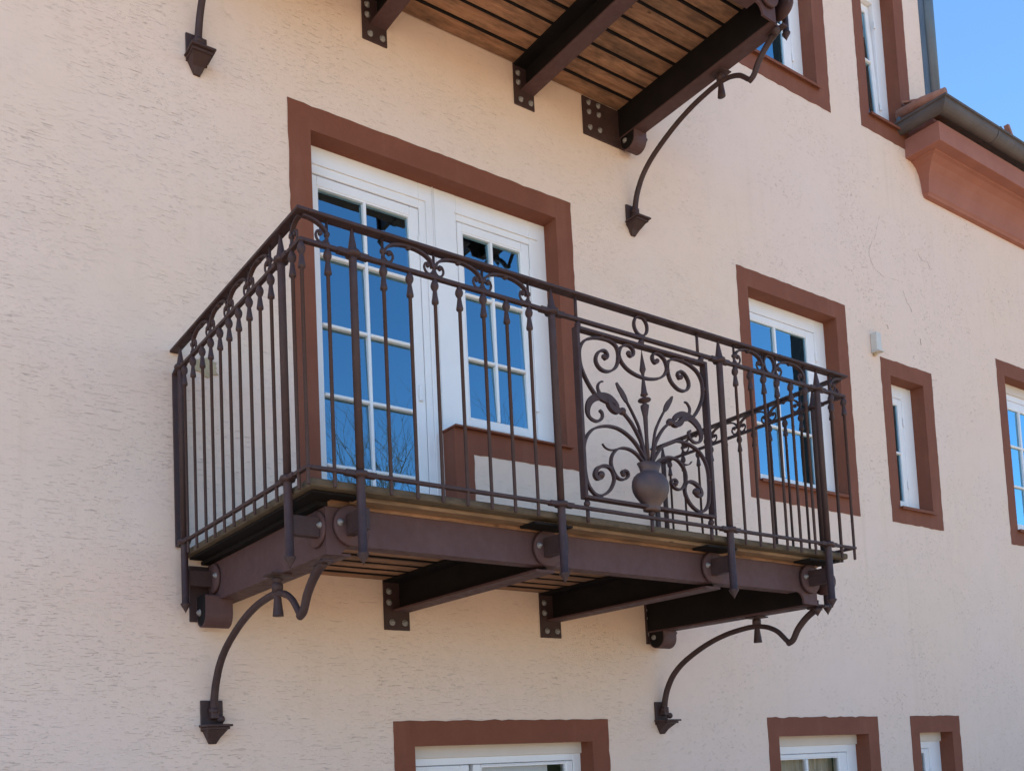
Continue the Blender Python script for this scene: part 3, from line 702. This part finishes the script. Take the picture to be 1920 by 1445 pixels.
    m.tube([F(cx + .040 * math.cos(a), (R2 + R1) / 2 + .002 + .043 * math.sin(a)) for a in [2 * math.pi * k / 24 for k in range(24)]], 1, closed=True, sq=(.0085, .014), nrm=FN); m.build('oval_ring', 'iron', rt)
    half(F, .101, .008, FN); half(F, 2.985, W - .008, FN)
    S = [-.225, -.424, -.613, -.802, -.987]
    for P in (L, Rr):
        for a, b in zip(S, S[1:]): arch(P, a, b, SN)
        half(P, -1.155, D + .008, SN)
    st = MB(); stub(st, lambda t, z: Vector((0, 0, z - R2)), 0); s0 = st.build('rail_strut', 'iron', rt, (0, 0, 0)); s0.location = F(A[0], R2) - WO[rt.name]
    for u in (A + Cc)[1:] + [.101, 2.985]: child(s0, rt, F(u, R2))
    for P in (L, Rr):
        for u in S + [-1.155]: child(s0, rt, P(u, R2))
    for u in (1.256, 1.993):
        m = MB(); m.tube([F(u, R2 + .004), F(u, R1)], .0065, 8); m.build('plain_strut', 'iron', rt, F(u, R2))
    # ---- ornamental panel
    px0, px1, pz0, pz1, pc = 1.243, 2.033, 2.905, 3.612, 1.636
    fr = MB(); ringbox(fr, px0, px1, pz0, pz1, .014, .014, .012, .012, D - .016, D + .016, .001)
    panel = fr.build('ornamental_panel', 'iron', rt, (pc, D, pz0))
    def mir(pts, s): return [F(x if s > 0 else 2 * pc - x, z) for x, z in pts]
    def sw(mb, pts, wid, s, k=4, dep=.015):
        q = cr_spline(mir(pts, s), k); n = len(q)
        rl = [wid(i / (n - 1)) if callable(wid) else wid for i in range(n)]
        mb.tube(q, rl, sq=(1, dep), nrm=FN)
    S1 = [(1.402, 3.518), (1.412, 3.512), (1.423, 3.526), (1.408, 3.543), (1.377, 3.535), (1.355, 3.506), (1.358, 3.478), (1.385, 3.458), (1.429, 3.46), (1.471, 3.489), (1.486, 3.536), (1.478, 3.573), (1.444, 3.591), (1.390, 3.592), (1.338, 3.583), (1.293, 3.562), (1.267, 3.527), (1.262, 3.49), (1.268, 3.449), (1.291, 3.404), (1.325, 3.361), (1.357, 3.338), (1.395, 3.327), (1.428, 3.322)]
    S3 = [(1.612, 3.115), (1.566, 3.17), (1.518, 3.203), (1.46, 3.223), (1.392, 3.223), (1.323, 3.202), (1.282, 3.166), (1.262, 3.124), (1.258, 3.073), (1.260, 3.025), (1.268, 2.978), (1.287, 2.946), (1.318, 2.927), (1.356, 2.932), (1.396, 2.958), (1.421, 3.0), (1.416, 3.035), (1.393, 3.053), (1.36, 3.052), (1.329, 3.037), (1.315, 3.012), (1.325, 2.998), (1.345, 3.003), (1.348, 3.014)]
    S4 = [(1.606, 3.095), (1.562, 3.13), (1.513, 3.145), (1.459, 3.139), (1.422, 3.11), (1.409, 3.073), (1.419, 3.039), (1.444, 3.013), (1.478, 3.011), (1.504, 3.028), (1.501, 3.046), (1.481, 3.05), (1.470, 3.040), (1.478, 3.033)]
    S2 = [(1.547, 3.562), (1.553, 3.553), (1.565, 3.551), (1.577, 3.562), (1.577, 3.580), (1.558, 3.594), (1.528, 3.592), (1.500, 3.572), (1.491, 3.535), (1.520, 3.499), (1.57, 3.478), (1.636, 3.470)]
    top = S2 + [(2 * pc - x, z) for x, z in S2[-2::-1]]
    m = MB(); sw(m, top, .0094, 1); m.ball(F(1.549, 3.562), .011); m.ball(F(2 * pc - 1.549, 3.562), .011); m.build('scroll', 'iron', panel)
    for s_ in (1, -1):
        for pts, wd in ((S1, lambda t: .0096 + .004 * (t < .06)), (S3, lambda t: .0096 + .010 * max(0, (t - .66) / .34)), (S4, .0086)):
            m = MB(); sw(m, pts, wd, s_); e_ = pts[0] if pts is S1 else pts[-1]; m.ball(mir([e_], s_)[0], .0165 if pts is S3 else .011)
            if pts is S4: sw(m, [(1.475, 3.144), (1.430, 3.129), (1.404, 3.126), (1.380, 3.132), (1.366, 3.146)], lambda t: .008 - .005 * t, s_, 4, .009)
            m.build('scroll', 'iron', panel)
        # stems
        m = MB(); sw(m, [(1.614, 3.09), (1.599, 3.175), (1.572, 3.222), (1.540, 3.261), (1.5, 3.294), (1.472, 3.308), (1.448, 3.322)], lambda t: .0115 - .003 * t, s_, 4, .013)
        m.ball(mir([(1.492, 3.302)], s_)[0], .016)
        sw(m, [(1.626, 3.09), (1.604, 3.182), (1.587, 3.246), (1.560, 3.293), (1.538, 3.325), (1.520, 3.349)], lambda t: .0095 - .003 * t, s_, 4, .010); m.build('stem', 'iron', panel)
        m = MB(); sw(m, [(1.524, 3.343), (1.516, 3.354), (1.506, 3.368), (1.492, 3.386), (1.478, 3.402), (1.466, 3.420)], lambda t: .006 + .022 * math.sin(math.pi * min(t * 1.0, 1)) ** .8 * (1 - .3 * t), s_, 5, .007); m.build('leaf', 'iron', panel)
        # curled acanthus leaf wrapped round the scroll
        m = MB()
        sw(m, [(1.470, 3.316), (1.455, 3.330), (1.425, 3.345), (1.391, 3.347), (1.345, 3.337), (1.306, 3.309), (1.292, 3.27), (1.305, 3.243), (1.341, 3.235), (1.370, 3.252), (1.374, 3.274), (1.360, 3.284)],
           lambda t: .008 + .024 * max(0, math.sin(math.pi * min(1, t * 1.55))) ** .9 if t < .62 else .011, s_, 5, .010)
        sw(m, [(1.480, 3.300), (1.462, 3.296), (1.438, 3.302), (1.418, 3.318), (1.410, 3.336)], lambda t: .010 + .016 * math.sin(math.pi * t), s_, 5, .019)
        sw(m, [(1.412, 3.338), (1.382, 3.347), (1.362, 3.362), (1.357, 3.385), (1.372, 3.405), (1.388, 3.409)], lambda t: .016 - .011 * t, s_, 4, .009)
        m.build('curled_leaf', 'iron', panel)
    # centre spear
    m = MB(); c0 = F(pc - .006, 0)
    m.lathe([(.0005, 3.596), (.003, 3.575), (.0125, 3.512), (.0135, 3.505), (.0085, 3.492), (.006, 3.482), (.0065, 3.46), (.013, 3.405), (.0165, 3.397), (.015, 3.393), (.006, 3.390), (.010, 3.384), (.025, 3.378), (.028, 3.373), (.025, 3.368), (.010, 3.362), (.008, 3.357), (.018, 3.350), (.018, 3.343), (.010, 3.30), (.008, 3.22), (.010, 3.07)], c0, 'z', 12)
    m.build('spear', 'iron', panel)
    # vase
    m = MB(); vp = [(.0005, 2.906), (.046, 2.906), (.047, 2.914), (.046, 2.922), (.052, 2.934), (.068, 2.950), (.086, 2.968), (.097, 2.988), (.101, 3.010), (.098, 3.030), (.088, 3.048), (.070, 3.062), (.054, 3.068), (.051, 3.073), (.054, 3.086), (.066, 3.108), (.063, 3.108), (.048, 3.080), (.0005, 3.078)]
    V0 = len(m.v); m.lathe([(r * .93, z) for r, z in vp], (0, 0, 0), 'z', 28)
    m.v = [(pc + x, D + y * .62, z - .010) for x, y, z in m.v]; m.build('vase', 'vase', panel)
    # pins and knots
    m = MB(); m.ball((0, 0, 0), .0135); m.tube([(0, 0, -.02), (0, 0, .02)], .008, 8); k0 = m.build('collar', 'iron', panel, (0, 0, 0)); k0.location = F(1.262, 3.622) - WO[panel.name]
    for x, z in ((1.630, 3.624), (2.010, 3.624), (1.262, 2.886), (1.634, 2.886), (2.012, 2.886)): child(k0, panel, F(x, z))
    m = MB(); m.ball((0, 0, 0), .012); k1 = m.build('rivet', 'iron', panel, (0, 0, 0)); k1.location = F(1.391, 3.597) - WO[panel.name]
    for x, z in ((2 * pc - 1.391, 3.597), (1.339, 2.920), (2 * pc - 1.339, 2.920), (1.258, 3.488), (2 * pc - 1.258, 3.488), (1.254, 3.077), (2 * pc - 1.254, 3.077), (1.489, 3.53), (2 * pc - 1.489, 3.53)): child(k1, panel, F(x, z))
    m = MB(); m.tube([F(1.632 + .040 * math.cos(a), 3.697 + .042 * math.sin(a)) for a in [2 * math.pi * k / 28 for k in range(28)]], 1, closed=True, sq=(.0085, .013), nrm=FN)
    m.build('ring', 'iron', panel)
    for x in (1.264, 1.634, 2.012):
        m = MB(); m.tube([F(x, R3 - .008), F(x, R3 - .058)], .0075, 8); m.build('pin', 'iron', panel, F(x, R3))
    # curved brackets
    br = [(-.032, 2.11), (-.034, 2.15), (-.044, 2.20), (-.068, 2.263), (-.118, 2.338), (-.205, 2.408), (-.350, 2.480), (-.490, 2.524), (-.620, 2.543), (-.690, 2.545)]
    br2 = [(-.690, 2.545), (-.755, 2.531), (-.815, 2.499), (-.862, 2.447), (-.880, 2.432)]
    br3 = [(-.868, 2.428), (-.900, 2.444), (-.931, 2.495), (-.975, 2.541), (-1.02, 2.572), (-1.062, 2.590)]
    def bracket(x, tz):
        m = MB(); B = lambda l: [(x, y, z) for y, z in l]
        q = cr_spline(B(br), 5); m.tube(q, [.0185 - .0045 * i / len(q) for i in range(len(q))], 10)
        q = cr_spline(B(br2), 5); m.tube(q, [.014 - .002 * i / len(q) for i in range(len(q))], 10)
        q = cr_spline(B(br3), 5); m.tube(q, [.0155 + .002 * (i / len(q)) for i in range(len(q))], 10)
        m.box(x - .02, x + .02, -1.10, -1.0, 2.586, 2.5955, .002)
        o = m.build('bracket', 'iron', rt, (x, 0, 2.1))
        m = MB(); m.lathe([(.022, -.110), (.0215, -.106), (.013, -.03), (.012, -.016), (.0215, -.014), (.0225, .004), (.0215, .016), (.012, .018), (.020, .024), (.022, .032), (.018, .038)], (x, -.693, 2.566), 'z', 12)
        m.box(x - .045, x + .045, -.735, -.655, tz - .008, tz - .0006, .002)
        m.build('hanging_finial', 'iron', o)
        m = MB(); m.box(x - .052, x + .052, -.012, 0, 2.045, 2.182, .002)
        m.box(x - .018, x + .018, -.052, -.012, 2.10, 2.150, .003); m.ball((x + .028, -.045, 2.098), .018)
        m.lathe([(.001, -.01), (.024, -.01), (.026, 0), (.024, .01), (.001, .01)], (x, -.032, 2.135), 'z', 10)
        m.build('wall_plate', 'iron', o)
        m = MB()
        for z0, z1, h_, dp in ((2.064, 2.074, .060, .105), (2.052, 2.063, .052, .090)): m.box(x - h_, x + h_, -dp, -.001, z0, z1, .002)
        a = [(x - .046, -.078), (x + .046, -.078), (x + .046, -.001), (x - .046, -.001)]; b = [(x - .030, -.030), (x + .030, -.030), (x + .030, -.001), (x - .030, -.001)]; c_ = [(x - .016, -.012), (x + .016, -.012), (x + .016, -.001), (x - .016, -.001)]
        V = [(*p, 2.051) for p in a] + [(*p, 2.018) for p in b] + [(*p, 1.990) for p in c_]
        m.add(V, [(0, 1, 2, 3), (8, 9, 10, 11)] + [[r_ * 4 + k, r_ * 4 + (k + 1) % 4, r_ * 4 + 4 + (k + 1) % 4, r_ * 4 + 4 + k] for r_ in (0, 1) for k in range(4)])
        m.build('corbel', 'iron', o)
        return o
    bracket(.138, 2.618); bracket(3.025, 2.596)
    # arrow finial of the right beam end
    m = MB(); m.lathe([(.0005, -.062), (.022, -.028), (.022, -.024), (.009, -.020), (.009, .02), (.001, .02)], (W - .09, -1.06, 2.605), 'z', 12); m.build('finial', 'iron', rt)
    return rt, wall_plate
bal, wp = build_balcony()
up = copy_tree(bal); up.location = Vector(bal.location) + Vector((0, 0, 3.11)); up['label'] = 'upper balcony seen from below, mostly cut off by the top of the photo'
# wall plates of the right beams differ: a short one below, a wide one with six bolts above
def right_plate(rt, x0, x1, z0, z1, bl):
    p = MB(); p.box(x0, x1, -.010, 0, z0, z1, .002); o = p.build('wall_plate', 'iron', rt, (x0, 0, z0))
    for x, z in bl:
        m = MB(); m.lathe([(.0001, 0), (.0175, 0), (.0175, .003), (.0125, .0035), (.0125, .010), (.006, .0105), (.006, .015), (.0001, .015)], (0, 0, 0), 'z', 10)
        b = m.build('bolt', 'zinc', None, (0, 0, 0)); b.parent = o; b.rotation_euler = (R(90), 0, 0); b.location = Vector((x, -.010, z)) - Vector((x0, 0, z0))
WO[up.name] = Vector(up.location)
right_plate(bal, 2.936, 2.99, 2.53, 2.788, [(2.962, 2.735), (2.962, 2.685), (2.963, 2.59)])
right_plate(up, 2.642, 3.00, 5.648, 5.892, [(2.691, 5.859), (2.773, 5.863), (2.691, 5.799), (2.773, 5.805), (2.694, 5.701), (2.777, 5.707)])

# ------------------------------------------------------------------ across the street (seen mirrored in the glass)
def bare_tree(x, y, h, seed, label):
    random.seed(seed); t = MB(); tw = MB()
    rt = empty('bare_tree', (x, y, 0), label, 'tree', 'bare trees across the street')
    def grow(mb, p, d, L, r, dep):
        pts = [p]; q = p.copy(); dd = d.copy()
        for k in range(4):
            dd = (dd + Vector((random.gauss(0, .1), random.gauss(0, .1), .05 + random.gauss(0, .06)))).normalized(); q = q + dd * L / 4; pts.append(q.copy())
        mb.tube(pts, [r * (1 - .1 * k) for k in range(5)], 3 if dep > 3 else 6)
        if dep >= 7: return
        for k in range(3 if dep < 5 else 2):
            nd = (dd + Vector((random.gauss(0, .55), random.gauss(0, .55), random.uniform(-.05, .5)))).normalized()
            grow(tw, pts[random.choice((2, 3, 4))] if k else pts[4], nd, L * random.uniform(.62, .82), r * .56, dep + 1)
    grow(t, Vector((x, y, 0)), Vector((0, 0, 1)), h * .30, h * .013, 0)
    k_ = h / max(v[2] for v in tw.v)
    for q in (t, tw): q.v = [(x + (v[0] - x) * k_, y + (v[1] - y) * k_, v[2] * k_) for v in q.v]
    t.build('trunk', 'bark', rt); tw.build('crown', 'bark', rt)
bare_tree(9.2, -14.0, 12.6, 3, 'bare leafless tree across the street, mirrored in the balcony door')
bare_tree(12.0, -15.0, 10.9, 11, 'second bare leafless tree across the street, further back')
hs = empty('far_house', (44, -18, 0), 'far house with an orange tiled roof, mirrored in the window at the right edge', 'house')
m = MB(); m.box(34, 56, -24, -13, 0, 8.4); m.build('wall', 'plaster', hs)
m = MB(); m.prism([(-25, 8.3), (-12.2, 8.3), (-12.2, 8.5), (-18.5, 12.0), (-25, 8.5)], 'x', 33.5, 56.5); m.build('roof', 'tile', hs)
hs = empty('tall_house', (33, -18, 0), 'tall dark slate-clad house across the street, mirrored in the narrow window', 'house')
m = MB(); m.prism([(27.0, -14), (38.5, -14), (50.5, -22), (39.7, -22)], 'z', 0, 27); m.build('wall', 'black', hs)
m = MB(); m.prism([(26.8, -13.8), (38.6, -13.8), (50.8, -22.2), (39.5, -22.2)], 'z', 27, 27.5); m.build('roof', 'gutter', hs)
random.seed(5)
m = MB(); m.box(2, 60, -13.0, -12.0, 0, 2.7)
for k in range(9000):
    x = random.uniform(1.9, 60.1); top = random.random() < .3
    c = Vector((x, random.uniform(-13, -12) if top else random.uniform(-12.06, -11.88), random.uniform(2.66, 2.85) if top else random.uniform(0, 2.8)))
    a = Vector((random.gauss(0, 1), random.gauss(0, 1), random.gauss(0, 1))).normalized() * .05; b = a.orthogonal().normalized() * .035
    m.add([c - a, c + b, c + a, c - b], [(0, 1, 2, 3)])
M['leaf'] = paint('hedge_leaf', (.018, .035, .012), (.035, .06, .02), .7, 3, .1)
hd = empty('hedge', (30, -12.5, 0), 'long clipped dark green hedge across the street, mirrored in the ground floor windows', 'hedge')
m.build('foliage', 'leaf', hd, None, False)
